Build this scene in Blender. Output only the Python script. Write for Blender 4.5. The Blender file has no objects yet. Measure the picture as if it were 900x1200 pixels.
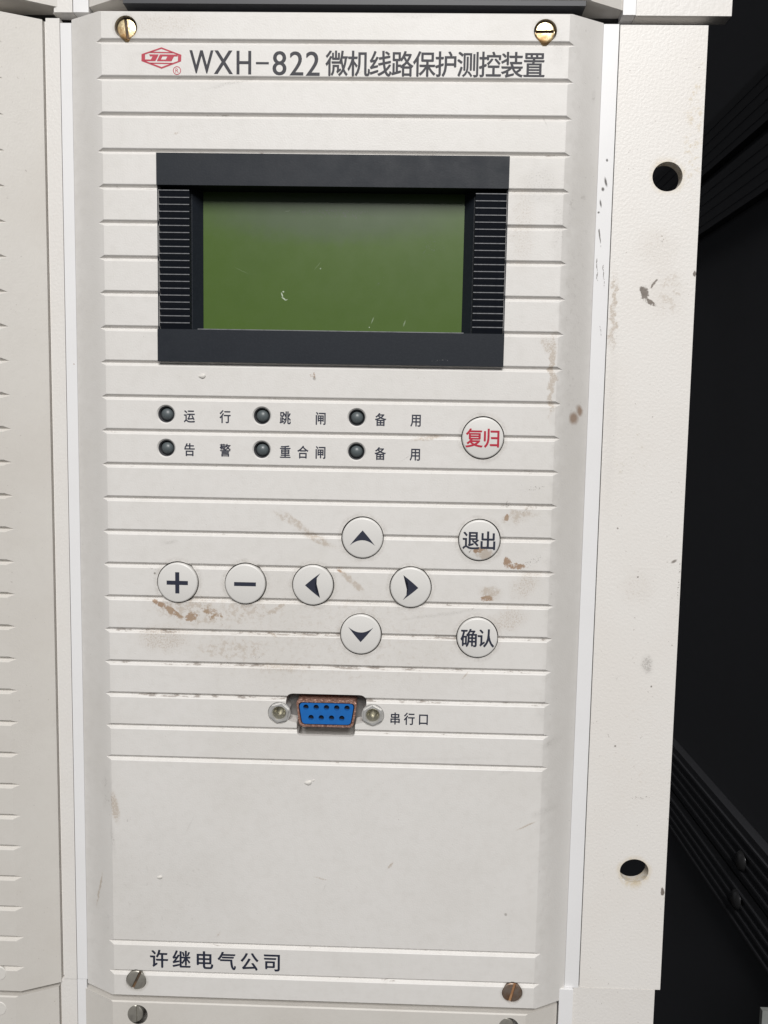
import bpy, bmesh, math, random
from mathutils import Vector, Matrix
random.seed(7)
MM = 0.001
sc = bpy.context.scene
COL = sc.collection

# ------------------------------------------------------------------ camera
cam = bpy.data.cameras.new("camera")
cam.sensor_fit = 'VERTICAL'; cam.sensor_height = 36.0; cam.lens = 36.0 * 970.0 / 1200.0
cam.clip_start = 0.01; cam.clip_end = 20
cam_o = bpy.data.objects.new("camera", cam); COL.objects.link(cam_o); sc.camera = cam_o
PITCH, YAW, ROLL = 0.0950205575, 0.0229817397, 0.0179825822
Bm = Matrix(((1, 0, 0), (0, 0, -1), (0, 1, 0)))
ca, sa, cb, sb, cc, sn = (math.cos(PITCH), math.sin(PITCH), math.cos(YAW), math.sin(YAW), math.cos(ROLL), math.sin(ROLL))
RX = Matrix(((1, 0, 0), (0, ca, -sa), (0, sa, ca)))
RY = Matrix(((cb, 0, sb), (0, 1, 0), (-sb, 0, cb)))
RZ = Matrix(((cc, -sn, 0), (sn, cc, 0), (0, 0, 1)))
RR = RZ @ RX @ RY @ Bm
M4 = Matrix((RR[0], -RR[1], -RR[2])).transposed().to_4x4()
M4.translation = Vector((19.6252, -216.1536, 27.2269)) * MM
cam_o.matrix_world = M4

# ------------------------------------------------------------------ world and lamps
w = bpy.data.worlds.new("World"); sc.world = w; w.use_nodes = True
wn = w.node_tree.nodes; wl = w.node_tree.links; bg = wn['Background']
tc = wn.new('ShaderNodeTexCoord'); sx = wn.new('ShaderNodeSeparateXYZ'); cr = wn.new('ShaderNodeValToRGB')
mr = wn.new('ShaderNodeMapRange'); mr.inputs['From Min'].default_value = -1
wl.new(tc.outputs['Generated'], sx.inputs[0]); wl.new(sx.outputs['Z'], mr.inputs['Value'])
wl.new(mr.outputs[0], cr.inputs[0]); wl.new(cr.outputs[0], bg.inputs[0])
e = cr.color_ramp.elements
e[0].position = 0.25; e[0].color = (0.045, 0.043, 0.04, 1)
e[1].position = 0.75; e[1].color = (0.62, 0.64, 0.68, 1)
bg.inputs[1].default_value = 0.28

def area(name, loc, target, size, power, col):
    l = bpy.data.lights.new(name, 'AREA'); l.shape = 'RECTANGLE'; l.size, l.size_y = size
    l.energy = power; l.color = col
    o = bpy.data.objects.new(name, l); COL.objects.link(o); o.location = loc
    o.rotation_euler = (Vector(target) - Vector(loc)).to_track_quat('-Z', 'Y').to_euler()
    return o
area("window_light", (0.10, -1.6, 1.2), (0, 0, 0.03), (0.75, 0.85), 45.0, (1.0, 0.984, 0.962))

sc.view_settings.view_transform = 'Standard'; sc.view_settings.look = 'None'
sc.view_settings.exposure = 0.0; sc.view_settings.gamma = 1.0; sc.view_settings.use_curve_mapping = False
sc.cycles.max_bounces = 6

# ------------------------------------------------------------------ materials
class NT:
    def __init__(s, m): s.n = m.node_tree.nodes; s.l = m.node_tree.links
    def node(s, t, **k):
        n = s.n.new(t)
        for a, b in k.items(): setattr(n, a, b)
        return n
    def put(s, sock, v):
        if isinstance(v, bpy.types.NodeSocket): s.l.new(v, sock)
        else: sock.default_value = v
    def math(s, op, a, b=0.5, clamp=False):
        n = s.node('ShaderNodeMath', operation=op, use_clamp=clamp); s.put(n.inputs[0], a); s.put(n.inputs[1], b); return n.outputs[0]
    def vmath(s, op, a, b):
        n = s.node('ShaderNodeVectorMath', operation=op); s.put(n.inputs[0], a); s.put(n.inputs[1], b)
        return n.outputs['Value' if op in ('LENGTH', 'DISTANCE') else 'Vector']
    def noise(s, co, scale, detail=3.0, rough=0.55, color=False):
        n = s.node('ShaderNodeTexNoise'); s.put(n.inputs['Vector'], co)
        n.inputs['Scale'].default_value = scale; n.inputs['Detail'].default_value = detail; n.inputs['Roughness'].default_value = rough
        return n.outputs['Color' if color else 'Fac']
    def rng(s, v, a, b, c=0.0, d=1.0, smooth=True):
        n = s.node('ShaderNodeMapRange'); n.interpolation_type = 'SMOOTHSTEP' if smooth else 'LINEAR'
        s.put(n.inputs['Value'], v)
        for k, x in zip(('From Min', 'From Max', 'To Min', 'To Max'), (a, b, c, d)): n.inputs[k].default_value = x
        return n.outputs[0]
    def mix(s, f, a, b):
        n = s.node('ShaderNodeMix', data_type='RGBA'); s.put(n.inputs[0], f)
        s.put(n.inputs[6], a if isinstance(a, bpy.types.NodeSocket) else (*a, 1)); s.put(n.inputs[7], b if isinstance(b, bpy.types.NodeSocket) else (*b, 1))
        return n.outputs[2]

def material(name, base, rough=0.5, metal=0.0, spec=0.5, grain=None, cloud=None, stains_and_tints=(), groove_dirt=0.0, specks=0.0, rings=(), rough_var=0.0, coat=0.0, vary=None):
    m = bpy.data.materials.new(name); m.use_nodes = True; t = NT(m)
    b = t.n['Principled BSDF']
    co = t.node('ShaderNodeTexCoord').outputs['Object']
    c = t.mix(0.0, base, base)
    if cloud:
        for sc_, amt, col in cloud:
            c = t.mix(t.math('MULTIPLY', t.rng(t.noise(co, sc_, 4), 0.42, 0.72), amt), c, col)
    if stains_and_tints or rings:
        dis = t.vmath('SUBTRACT', t.noise(co, 420, 4, color=True), (0.5, 0.5, 0.5))
        sp = {'f': t.noise(co, 700, 8, 0.78), 's': t.noise(co, 2300, 5, 0.75), 'c': None}
        warp = {k: t.vmath('ADD', co, t.vmath('MULTIPLY', dis, (k * MM, 0, k * MM))) for k in (0.5, 1.6, 4.5)}
        # the shader compiler runs short of registers on long lists of spots, so each waits for the one before (a shift of a nanometre)
        last = None
        def after(prev, vec):
            if prev is None: return vec
            n = t.node('ShaderNodeVectorMath', operation='MULTIPLY_ADD'); t.put(n.inputs[0], prev); n.inputs[1].default_value = (1e-9, 1e-9, 1e-9); t.put(n.inputs[2], vec)
            return n.outputs[0]
        fields = {}
        for st in stains_and_tints:
            x, z, rx, rz, ang, col, amt, kind, wob, th = st
            if kind != 'c' and col in (BR, TAN): th += (0.015 if col == BR else -0.05); amt = min(0.92, amt * 1.25); rz *= 1.5; rx *= 1.15
            want = wob * math.sqrt(rx * rz); k = min(warp, key=lambda q: abs(math.log(q / max(want, .05))))
            mp = t.node('ShaderNodeMapping', vector_type='TEXTURE')
            t.put(mp.inputs[0], after(last, warp[k]))
            mp.inputs['Location'].default_value = (x * MM, 0, z * MM)
            mp.inputs['Rotation'].default_value = (0, -math.radians(ang), 0)
            mp.inputs['Scale'].default_value = (rx * MM, 1e3, rz * MM)
            f = t.rng(t.vmath('LENGTH', mp.outputs[0], (0, 0, 0)), 1.15, 0.35, 0.0, amt)
            last = f
            key = (col, kind)
            if key in fields: fields[key] = (t.math('MAXIMUM', fields[key][0], f), fields[key][1] + [th])
            else: fields[key] = (f, [th])
        for (col, kind), (f, ths) in fields.items():
            if sp[kind] is not None:
                g = t.math('MULTIPLY', t.math('SUBTRACT', sp[kind], sum(ths) / len(ths) + 0.13), 2.6)
                rag = t.math('MULTIPLY', t.rng(t.math('ADD', g, t.math('MULTIPLY', f, 0.7)), 0.12, 0.42), t.math('MINIMUM', t.math('MULTIPLY', f, 2.2), 0.85))
                if col in (TAN, GREY): f = t.math('ADD', t.math('MULTIPLY', rag, 0.5), t.math('MULTIPLY', f, 0.26))
                else: f = rag
            c = t.mix(f, c, col)
        if rings:
            flat = t.vmath('MULTIPLY', co, (1, 0, 1)); rn = t.math('MULTIPLY', t.math('SUBTRACT', t.noise(co, 350, 3), 0.5), 0.0022); best = None
            for (x, z, r0, r1, col, amt) in rings:
                f = t.rng(t.math('ADD', t.vmath('DISTANCE', after(last, flat), (x * MM, 0, z * MM)), rn), r1 * MM, r0 * MM, 0, amt)
                last = f
                best = f if best is None else t.math('MAXIMUM', best, f)
            c = t.mix(t.math('MULTIPLY', best, t.rng(sp['f'], 0.36, 0.6)), c, rings[0][4])
    if groove_dirt:
        xyz = t.node('ShaderNodeSeparateXYZ'); t.put(xyz.inputs[0], co)
        f = t.rng(xyz.outputs['Y'], 0.00005, 0.0005)
        f = t.math('MULTIPLY', f, t.rng(t.math('ABSOLUTE', xyz.outputs['X']), 0.0588, 0.0575))
        g = t.noise(t.vmath('MULTIPLY', co, (0.25, 1, 1)), 900, 4, 0.75)
        zone = t.math('ADD', t.rng(xyz.outputs['Z'], -0.012, -0.03), t.rng(xyz.outputs['Z'], -0.06, -0.045), clamp=False)
        zone = t.math('SUBTRACT', t.math('MULTIPLY', t.rng(xyz.outputs['Z'], -0.012, -0.026), t.rng(xyz.outputs['Z'], -0.058, -0.046)), 0.0)
        thr = t.math('SUBTRACT', 0.635, t.math('MULTIPLY', zone, 0.10))
        k = t.math('MULTIPLY', t.rng(t.math('SUBTRACT', g, thr), 0.0, 0.07), f)
        c = t.mix(t.math('MULTIPLY', k, groove_dirt), c, (0.12, 0.075, 0.045))
    if specks:
        s1 = t.noise(co, 520, 2, 0.4); s2 = t.noise(co, 1500, 2, 0.5)
        k = t.math('MULTIPLY', t.rng(s2, 0.70, 0.745), t.rng(s1, 0.50, 0.60))
        c = t.mix(t.math('MULTIPLY', k, specks), c, (0.16, 0.125, 0.10))
    t.put(b.inputs['Base Color'], c)
    b.inputs['Metallic'].default_value = metal
    b.inputs['Specular IOR Level'].default_value = spec
    if rough_var: t.put(b.inputs['Roughness'], t.rng(t.noise(co, 180, 5, 0.6), 0.3, 0.7, rough - rough_var, rough + rough_var))
    else: b.inputs['Roughness'].default_value = rough
    b.inputs['Coat Weight'].default_value = coat; b.inputs['Coat Roughness'].default_value = 0.15
    if grain:
        prev = None
        for sc_, strength, dist in grain:
            bp = t.node('ShaderNodeBump'); bp.inputs['Strength'].default_value = strength; bp.inputs['Distance'].default_value = dist * MM
            t.put(bp.inputs['Height'], t.noise(co, sc_, 2, 0.5))
            if prev is not None: t.put(bp.inputs['Normal'], prev)
            prev = bp.outputs[0]
        t.put(b.inputs['Normal'], prev)
    return m

SCREWS = [(-52.2, 127.2), (52.5, 127.0), (-52.25, -126.3), (52.5, -126.3)]
LEDS = [(x, z) for z in (31.1, 22.28) for x in (-42.75, -17.62, 7.15)]
BTN = {'reset': (39.95, 26.45), 'plus': (-39.84, -13.25), 'minus': (-21.75, -13.2), 'left': (-3.78, -13.2), 'up': (9.1, -0.25),
       'exit': (39.85, -0.27), 'right': (22.03, -13.2), 'down': (9.1, -26.15), 'ok': (40.0, -26.3)}
BR = (0.30, 0.17, 0.085); TAN = (0.42, 0.335, 0.25); GREY = (0.36, 0.34, 0.315); DK = (0.10, 0.075, 0.055)
FACE = (0.732, 0.711, 0.686)
face_stains_and_shade = [
    # x, z, rx, rz, angle, colour, amount, kind, wobble, threshold
    (-44.8, -19.2, 2.6, 0.65, -28, BR, 0.8, 'f', 0.5, 0.38), (-41.2, -21.4, 3.2, 0.8, -35, BR, 0.75, 'f', 0.7, 0.42),
    (-36.5, -22.6, 2.6, 1.0, 12, BR, 0.75, 'f', 0.8, 0.42), (-36, -21, 13, 3.6, -6, TAN, 0.30, 'f', 1.0, 0.40),
    (-22, -20.7, 9, 3.0, 5, TAN, 0.28, 'f', 1.1, 0.46), (-31, -21.2, 4, 1.2, -15, BR, 0.5, 'f', 1.1, 0.52),
    (-13.5, -20, 3.4, 0.7, 30, TAN, 0.4, 'f', 0.8, 0.45),
    (-25, -31, 12, 3.0, 0, TAN, 0.27, 'f', 1.2, 0.42), (-44, -28.5, 8, 3.4, 0, TAN, 0.34, 's', 1.2, 0.46), (-18.5, -33, 3, 0.8, 0, DK, 0.4, 's', 1.0, 0.55),
    (-7.0, 2.2, 8, 0.8, -38, TAN, 0.35, 'f', 0.6, 0.42), (-3.0, -0.8, 6, 0.9, -25, TAN, 0.38, 'f', 0.7, 0.42), (-11, 4.2, 5, 0.8, -28, TAN, 0.28, 'f', 0.6, 0.42),
    (3.2, -9.4, 1.0, 0.35, -20, BR, 0.8, 'c', 0.5, 0), (6.5, -12, 5.0, 0.8, -42, TAN, 0.45, 'f', 0.7, 0.40),
    (-42, -2.6, 2.6, 0.8, 10, GREY, 0.5, 's', 1.0, 0.48), (-46, -11, 0.35, 0.35, 0, DK, 0.7, 'c', 0.3, 0),
    (47.0, 9.3, 0.8, 1.7, 25, DK, 0.55, 's', 0.8, 0.46), (46.9, 5.8, 0.7, 1.0, 0, BR, 0.85, 'f', 0.7, 0.38),
    (52.5, 8.2, 5.2, 1.0, 24, DK, 0.45, 's', 1.0, 0.50), (53.5, 13.6, 5.5, 0.8, 8, DK, 0.40, 's', 1.0, 0.51), (50, 6.5, 5, 1.6, 15, TAN, 0.35, 'f', 1.0, 0.44),
    (47.2, -5.9, 1.5, 1.2, 60, BR, 0.85, 'f', 0.9, 0.40), (49.5, -7.0, 3.4, 0.8, -5, BR, 0.65, 'f', 0.9, 0.42), (54, -5.6, 4.2, 1.4, 28, DK, 0.45, 's', 1.0, 0.50),
    (52.5, -12, 5.0, 2.6, 45, TAN, 0.32, 's', 1.1, 0.48),
    (42.0, -15.8, 2.0, 0.75, 0, BR, 0.9, 'f', 0.7, 0.38), (43, -14.2, 3.4, 1.5, 0, TAN, 0.4, 'f', 0.9, 0.44), (38.3, -18.6, 1.6, 0.4, 15, DK, 0.5, 's', 0.7, 0.47),
    (30, -20.4, 13, 0.6, 9, GREY, 0.45, 's', 0.6, 0.44), (48, -21.5, 6, 2.8, 20, TAN, 0.32, 's', 1.1, 0.48),
    (63.8, 32.0, 1.6, 2.0, -15, (0.24, 0.13, 0.065), 0.92, 'c', 0.9, 0), (65.4, 34.0, 1.1, 1.6, 30, (0.24, 0.13, 0.065), 0.92, 'c', 0.9, 0), (62.5, 37.2, 3.6, 0.35, -62, DK, 0.4, 's', 0.7, 0.46),
    (52.5, 90, 6, 6.5, 0, GREY, 0.42, 's', 1.0, 0.47), (57.5, 80, 2.0, 11, 0, GREY, 0.42, 's', 1.0, 0.47), (48.5, 80, 3.5, 9, 0, TAN, 0.24, 's', 1.0, 0.46),
    (61.5, 86, 2.5, 6, -10, GREY, 0.35, 'f', 1.0, 0.42), (64, 88, 1.3, 1.6, 0, GREY, 0.45, 'f', 1.0, 0.40), (65.8, 113, 0.8, 2.2, 0, GREY, 0.45, 'f', 0.9, 0.40),
    (62, 66, 3, 5, 0, GREY, 0.3, 'f', 1.0, 0.45), (57.2, 43, 1.0, 9, 0, TAN, 0.6, 's', 1.0, 0.46), (56, 50, 1.5, 3, 30, TAN, 0.4, 's', 1.0, 0.48),
    (-25, 114.3, 9, 0.55, 14, GREY, 0.5, 's', 0.7, 0.44), (-46, 120.8, 6, 1.2, 0, GREY, 0.35, 's', 0.9, 0.50), (-42, 128, 12, 2.5, 0, TAN, 0.24, 's', 1.0, 0.48),
    (-4.6, 42.0, 1.1, 0.8, 20, BR, 0.5, 'f', 0.9, 0.40), (-4.0, 41.0, 0.5, 0.6, 0, DK, 0.5, 'c', 0.6, 0),
    (-60, -72, 2.2, 9, 4, GREY, 0.40, 'f', 1.0, 0.44), (-57.6, -76, 1.2, 3.6, 8, TAN, 0.55, 's', 0.9, 0.44), (-54, -79.5, 1.3, 1.4, 0, DK, 0.4, 's', 0.9, 0.46),
    (-58.3, -85, 0.8, 6, 4, GREY, 0.45, 's', 0.9, 0.46), (-63, -101, 0.35, 4.2, -12, TAN, 0.6, 'f', 0.6, 0.40), (-61, -110, 2.2, 5, 0, GREY, 0.28, 'f', 1.0, 0.44),
    (61, -55, 4, 1.2, 15, GREY, 0.40, 'f', 0.9, 0.44), (60, -74, 5, 1.3, 12, GREY, 0.42, 's', 0.9, 0.44), (58, -45, 2, 6, 0, GREY, 0.3, 's', 0.9, 0.46),
    (49, -63, 3, 0.9, 20, GREY, 0.35, 's', 0.9, 0.47), (-12, -36, 8, 1.2, 0, TAN, 0.3, 's', 1.0, 0.48), (26, 26.2, 5, 0.5, 10, TAN, 0.45, 's', 0.7, 0.46),
    (20, 130.4, 9, 0.8, 0, GREY, 0.4, 's', 0.9, 0.47), (56, 123, 2, 6, 0, GREY, 0.35, 's', 0.9, 0.47), (-2, -114, 0.5, 0.35, 0, DK, 0.0, 'c', 0.5, 0),
    (-63.5, 0, 6.0, 170, 0, GREY, 0.20, 'c', 0.35, 0), (63.5, 0, 6.0, 170, 0, GREY, 0.30, 'c', 0.35, 0), (63, 60, 5, 60, 0, GREY, 0.25, 'f', 0.7, 0.44), (-45, -100, 26, 26, 0, GREY, 0.22, 'f', 1.0, 0.44), (46, 40, 16, 60, 0, GREY, 0.16, 'f', 1.0, 0.44), (0, -28, 48, 14, 0, TAN, 0.14, 'f', 1.0, 0.44), (50, -103.5, 0.5, 0.5, 0, DK, 0.45, 'c', 0.5, 0), (30, -60, 20, 0.6, 3, GREY, 0.25, 's', 0.6, 0.46),  # the two tallest ovals paint shade onto the sloping sides, the rest is dirt
]
rs = random.Random(21)
for _ in range(16):
    face_stains_and_shade.append((rs.uniform(-55, 55), rs.choice((rs.uniform(-112, -66), rs.uniform(-60, 30), rs.uniform(98, 128))), rs.uniform(0.8, 3.2), rs.uniform(0.12, 0.3), rs.uniform(-70, 70), rs.choice((GREY, DK, TAN)), rs.uniform(0.3, 0.55), 's', 0.8, 0.44))
fine = [(2300, 0.34, 0.10), (800, 0.05, 0.2)]
m_face = material("ribbed_plate_paint", FACE, 0.48, grain=fine, stains_and_tints=face_stains_and_shade, groove_dirt=0.55, specks=0.25,
                  rings=[(x, z, 5.9, 7.0, (0.34, 0.31, 0.27), 0.34) for x, z in BTN.values()] + [(x, z, 2.9, 3.6, (0.30, 0.24, 0.18), 0.4) for x, z in SCREWS],
                  cloud=[(28, 0.20, (0.58, 0.55, 0.50)), (150, 0.10, (0.58, 0.56, 0.52)), (420, 0.10, (0.5, 0.47, 0.43))])
m_face2 = material("plain_ribbed_plate_paint", (0.645, 0.618, 0.578), 0.5, grain=fine, specks=0.3,  # base darker than the main plate, painting in light falloff to the left
                   cloud=[(30, 0.3, (0.55, 0.51, 0.46)), (160, 0.1, (0.56, 0.53, 0.49)), (500, 0.08, (0.5, 0.47, 0.43))])
wrink = [(1400, 0.30, 0.22), (3200, 0.15, 0.08)]
ear_stains = [
    (81.2, 64.8, 1.4, 2.1, 15, DK, 0.85, 'f', 0.8, 0.34), (82.9, 62.3, 2.8, 0.8, -30, DK, 0.65, 'f', 1.0, 0.40), (83.6, 67.2, 2.4, 0.45, 55, DK, 0.7, 'f', 0.8, 0.42),
    (87, 65, 5, 5, 0, TAN, 0.26, 'f', 1.2, 0.44), (86.5, 59.8, 3.5, 0.6, -28, DK, 0.4, 's', 1.0, 0.48), (84, 76, 6, 4, 0, TAN, 0.2, 's', 1.0, 0.46), (85, 79, 3, 1.4, -40, DK, 0.40, 's', 1.0, 0.50),
    (86.6, -34, 2.0, 3.2, 10, GREY, 0.75, 's', 1.0, 0.44), (80, -38, 3.4, 1.3, 0, DK, 0.35, 's', 1.0, 0.52), (83, -13, 5, 4, 0, TAN, 0.18, 's', 1.1, 0.46), (92.4, -5.6, 1.1, 0.45, 30, DK, 0.75, 'c', 0.8, 0),
    (86.5, -71.5, 4.4, 0.75, 4, DK, 0.55, 's', 1.0, 0.50), (79, -68.5, 4, 0.6, 5, DK, 0.35, 's', 1.0, 0.52), (93.9, -98.5, 0.7, 1.5, 0, DK, 0.85, 'f', 0.9, 0.36),
    (93.8, 69.8, 0.6, 1.0, 0, DK, 0.8, 'f', 0.9, 0.36), (94, -10, 0.45, 12, 0, DK, 0.6, 's', 0.6, 0.48), (94.2, -70, 0.4, 30, 0, DK, 0.45, 's', 0.6, 0.50),
    (74, 30, 1.6, 30, 0, GREY, 0.25, 's', 1.0, 0.48), (80, 18, 9, 22, 0, (0.62, 0.58, 0.50), 0.3, 'f', 1.2, 0.46), (84, -60, 8, 30, 0, (0.66, 0.58, 0.50), 0.25, 'f', 1.2, 0.46),
    (92, 105, 4, 25, 0, (0.66, 0.58, 0.46), 0.35, 'f', 1.2, 0.42), (73.5, 60, 0.9, 8, 0, TAN, 0.55, 's', 0.9, 0.46),
    (83, -10, 0.3, 0.3, 0, DK, 0.8, 'c', 0.3, 0), (77, 3, 0.3, 0.3, 0, DK, 0.7, 'c', 0.3, 0), (88, -40, 0.3, 0.3, 0, DK, 0.8, 'c', 0.3, 0), (79, -57, 0.35, 0.35, 0, DK, 0.7, 'c', 0.3, 0),
]
ear_rings = [(85.7, 94.2, 3.4, 5.6, (0.60, 0.47, 0.26), 0.45), (85.8, -93.0, 3.4, 5.4, (0.66, 0.52, 0.30), 0.60)]
m_ear = material("textured_ear_paint", (0.785, 0.758, 0.725), 0.42, grain=wrink, stains_and_tints=ear_stains, rings=ear_rings, specks=0.4,
                 cloud=[(45, 0.10, (0.66, 0.58, 0.50))])
m_ear2 = material("textured_frame_paint", (0.75, 0.725, 0.695), 0.42, grain=wrink, specks=0.3, cloud=[(60, 0.12, (0.62, 0.55, 0.48))])
chips = [(70.1, 97.8, 0.35, 0.45, 0, (0.05, 0.045, 0.04), 0.95, 'c', 0.6, 0), (70.0, 92.4, 0.35, 1.5, 14, (0.05, 0.045, 0.04), 0.95, 'c', 0.9, 0), (69.3, 90.6, 0.45, 0.6, 20, (0.05, 0.045, 0.04), 0.95, 'c', 0.9, 0),
         (68.9, 87.0, 0.28, 1.2, 12, (0.05, 0.045, 0.04), 0.9, 'c', 0.9, 0), (68.5, 84.8, 0.35, 0.35, 0, (0.05, 0.045, 0.04), 0.9, 'c', 0.6, 0),
         (69.0, 79, 0.24, 3.2, 8, (0.08, 0.07, 0.06), 0.9, 'f', 0.9, 0.42), (68.6, 71, 0.24, 5.0, 6, (0.10, 0.09, 0.08), 0.85, 'f', 0.9, 0.46), (70.5, 68, 0.22, 5, 3, (0.12, 0.1, 0.09), 0.75, 'f', 0.9, 0.46), (70.2, 55, 0.3, 1.8, 10, (0.1, 0.09, 0.08), 0.8, 'f', 0.9, 0.44), (-68.7, 44, 0.25, 0.25, 0, BR, 0.6, 'c', 0.5, 0)]
m_trim = material("smooth_white_trim", (0.80, 0.795, 0.80), 0.36, stains_and_tints=chips, grain=[(1500, 0.04, 0.1)], cloud=[(60, 0.08, (0.6, 0.58, 0.56))])
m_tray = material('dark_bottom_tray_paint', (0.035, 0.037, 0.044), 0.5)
m_body = material("chassis_steel", (0.10, 0.10, 0.10), 0.6, cloud=[(60, 0.3, (0.06, 0.06, 0.06))])
m_black = material("black_display_plastic", (0.014, 0.0172, 0.0235), 0.5, spec=0.22, grain=[(2600, 0.2, 0.08)], cloud=[(90, 0.18, (0.02, 0.026, 0.034)), (1600, 0.2, (0.03, 0.034, 0.042))], rough_var=0.05,
                   stains_and_tints=[(28.5, 46.0, 3.0, 0.5, 5, (0.12, 0.12, 0.12), 0.5, 's', 0.8, 0.48), (-5, 94, 16, 2, 0, (0.06, 0.065, 0.07), 0.15, 's', 1, 0.5)])
m_slat = material("black_slat_plastic", (0.020, 0.024, 0.034), 0.34, grain=[(3000, 0.08, 0.05)], cloud=[(300, 0.2, (0.03, 0.033, 0.04))])
W1 = (0.55, 0.62, 0.5)
m_edge_highlight = material("painted_edge_highlight", (0.19, 0.195, 0.205), 0.5, cloud=[(800, 0.6, (0.06, 0.062, 0.07))])  # pale colour that paints highlights along the black plastic edges
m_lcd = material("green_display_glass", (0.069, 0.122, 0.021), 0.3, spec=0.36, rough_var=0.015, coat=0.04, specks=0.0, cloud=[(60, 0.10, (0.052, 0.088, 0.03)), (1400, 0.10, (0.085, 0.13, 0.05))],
                 stains_and_tints=[(-13.3, 62.9, 0.2, 0.8, 20, W1, 0.9, 'c', 0.6, 0), (-12.8, 61.9, 0.85, 0.22, -35, W1, 0.9, 'c', 0.7, 0), (-12.2, 61.6, 0.5, 0.15, 20, W1, 0.6, 'c', 0.6, 0), (-13.0, 63.7, 0.3, 0.25, 0, W1, 0.9, 'c', 0.5, 0),
                         (10.6, 56.6, 0.16, 1.0, -24, W1, 0.35, 'c', 0.6, 0), (9.8, 54.9, 0.15, 0.2, 0, W1, 0.8, 'c', 0.3, 0), (-4.0, 70.5, 1.6, 0.12, 50, W1, 0.12, 'c', 0.5, 0), (-24, 69, 2.2, 0.1, -25, W1, 0.1, 'c', 0.5, 0),
                         (-12, 84.2, 0.9, 0.15, 10, W1, 0.2, 'c', 0.6, 0), (0, 83.5, 40, 8, 0, (0.085, 0.10, 0.085), 0.5, 'c', 0.5, 0), (0.5, 84, 16, 1.6, 0, (0.10, 0.11, 0.09), 0.5, 's', 1.0, 0.46), (19, 56, 0.2, 1.0, -20, W1, 0.3, 'c', 0.5, 0), (26, 76, 5, 4, 30, (0.11, 0.14, 0.1), 0.35, 's', 1.0, 0.47), (12, 66, 4, 0.6, 50, (0.11, 0.14, 0.1), 0.3, 's', 1.0, 0.46), (-3.2, 69.8, 0.22, 0.22, 0, W1, 0.5, 'c', 0.2, 0)])  # the widest pale oval paints a soft reflection on the upper glass
m_button = material("button_plastic", (0.71, 0.695, 0.67), 0.36, grain=[(2600, 0.05, 0.06)], cloud=[(120, 0.08, (0.6, 0.57, 0.53))])
m_button_dirty = material("stained_button_plastic", (0.71, 0.695, 0.67), 0.36, grain=[(2600, 0.05, 0.06)], cloud=[(120, 0.08, (0.6, 0.57, 0.53))],
                          stains_and_tints=[(-0.2, -2.5, 2.8, 0.8, 20, BR, 0.75, 'f', 1.0, 0.42), (1.4, -3.6, 2.4, 1.2, 10, TAN, 0.6, 'f', 1.0, 0.42), (-2.4, -2.9, 1.3, 0.4, 50, DK, 0.5, 's', 0.8, 0.46)])
m_ring = material("dark_gap_rubber", (0.05, 0.045, 0.04), 0.6)
m_ink = material("dark_blue_ink", (0.022, 0.026, 0.046), 0.5)
m_title = material("grey_ink", (0.036, 0.036, 0.045), 0.55, spec=0.3, cloud=[(900, 0.3, (0.08, 0.08, 0.088))])
m_red = material("red_ink", (0.45, 0.012, 0.038), 0.5)
m_logo = material("faded_red_ink", (0.46, 0.022, 0.052), 0.5, cloud=[(800, 0.2, (0.55, 0.09, 0.11))])
m_led = material("smoked_lamp_lens", (0.10, 0.118, 0.124), 0.4, coat=0.1, cloud=[(500, 0.4, (0.08, 0.085, 0.085))])
m_led_hole = material("lamp_socket", (0.07, 0.07, 0.075), 0.45)
m_brass = material("tarnished_brass", (0.86, 0.72, 0.44), 0.36, metal=0.7, grain=[(1200, 0.35, 0.12)], rough_var=0.1,
                   cloud=[(500, 0.85, (0.40, 0.21, 0.07)), (1500, 0.5, (0.18, 0.09, 0.04))])
m_screw = material("dull_grey_steel", (0.46, 0.44, 0.39), 0.42, metal=0.6, grain=[(1500, 0.2, 0.08)], cloud=[(600, 0.4, (0.22, 0.20, 0.18))])
m_rusty = material("rusty_steel", (0.34, 0.27, 0.22), 0.48, metal=0.7, grain=[(1500, 0.3, 0.1)], cloud=[(420, 0.8, (0.26, 0.12, 0.05))])
m_slot = material("slot_grime", (0.07, 0.05, 0.035), 0.7, cloud=[(700, 0.6, (0.20, 0.11, 0.05))])
m_slot_rust = material("slot_rust", (0.30, 0.15, 0.07), 0.7, cloud=[(700, 0.6, (0.45, 0.27, 0.14))])
m_nickel = material("nickel", (0.82, 0.81, 0.79), 0.32, metal=0.6, cloud=[(600, 0.35, (0.50, 0.47, 0.42))])
m_nickel_d = material("socket_thread", (0.52, 0.50, 0.42), 0.3, metal=0.7, grain=[(2000, 0.3, 0.1)])
m_plate = material("grey_connector_plate", (0.24, 0.235, 0.23), 0.42, metal=0.5, cloud=[(200, 0.5, (0.12, 0.11, 0.10))])
m_copper = material("corroded_copper_shell", (0.44, 0.23, 0.17), 0.36, metal=0.5, grain=[(2000, 0.9, 0.25)], cloud=[(900, 0.6, (0.13, 0.05, 0.035)), (2200, 0.7, (0.75, 0.52, 0.44))])
m_blue = material("blue_connector_plastic", (0.012, 0.14, 0.46), 0.42, cloud=[(500, 0.35, (0.02, 0.10, 0.33))])
m_hole = material("pin_hole_black", (0.006, 0.007, 0.012), 0.6)
m_wall = material("black_cabinet_paint", (0.058, 0.060, 0.068), 0.65, grain=[(300, 0.05, 0.3)], cloud=[(12, 0.4, (0.045, 0.046, 0.05))])
m_rail = material("black_rail_plastic", (0.044, 0.045, 0.05), 0.55, spec=0.4, grain=[(700, 0.05, 0.2)])
m_bolt = material("black_bolt_steel", (0.05, 0.05, 0.052), 0.25, metal=0.5)
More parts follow.
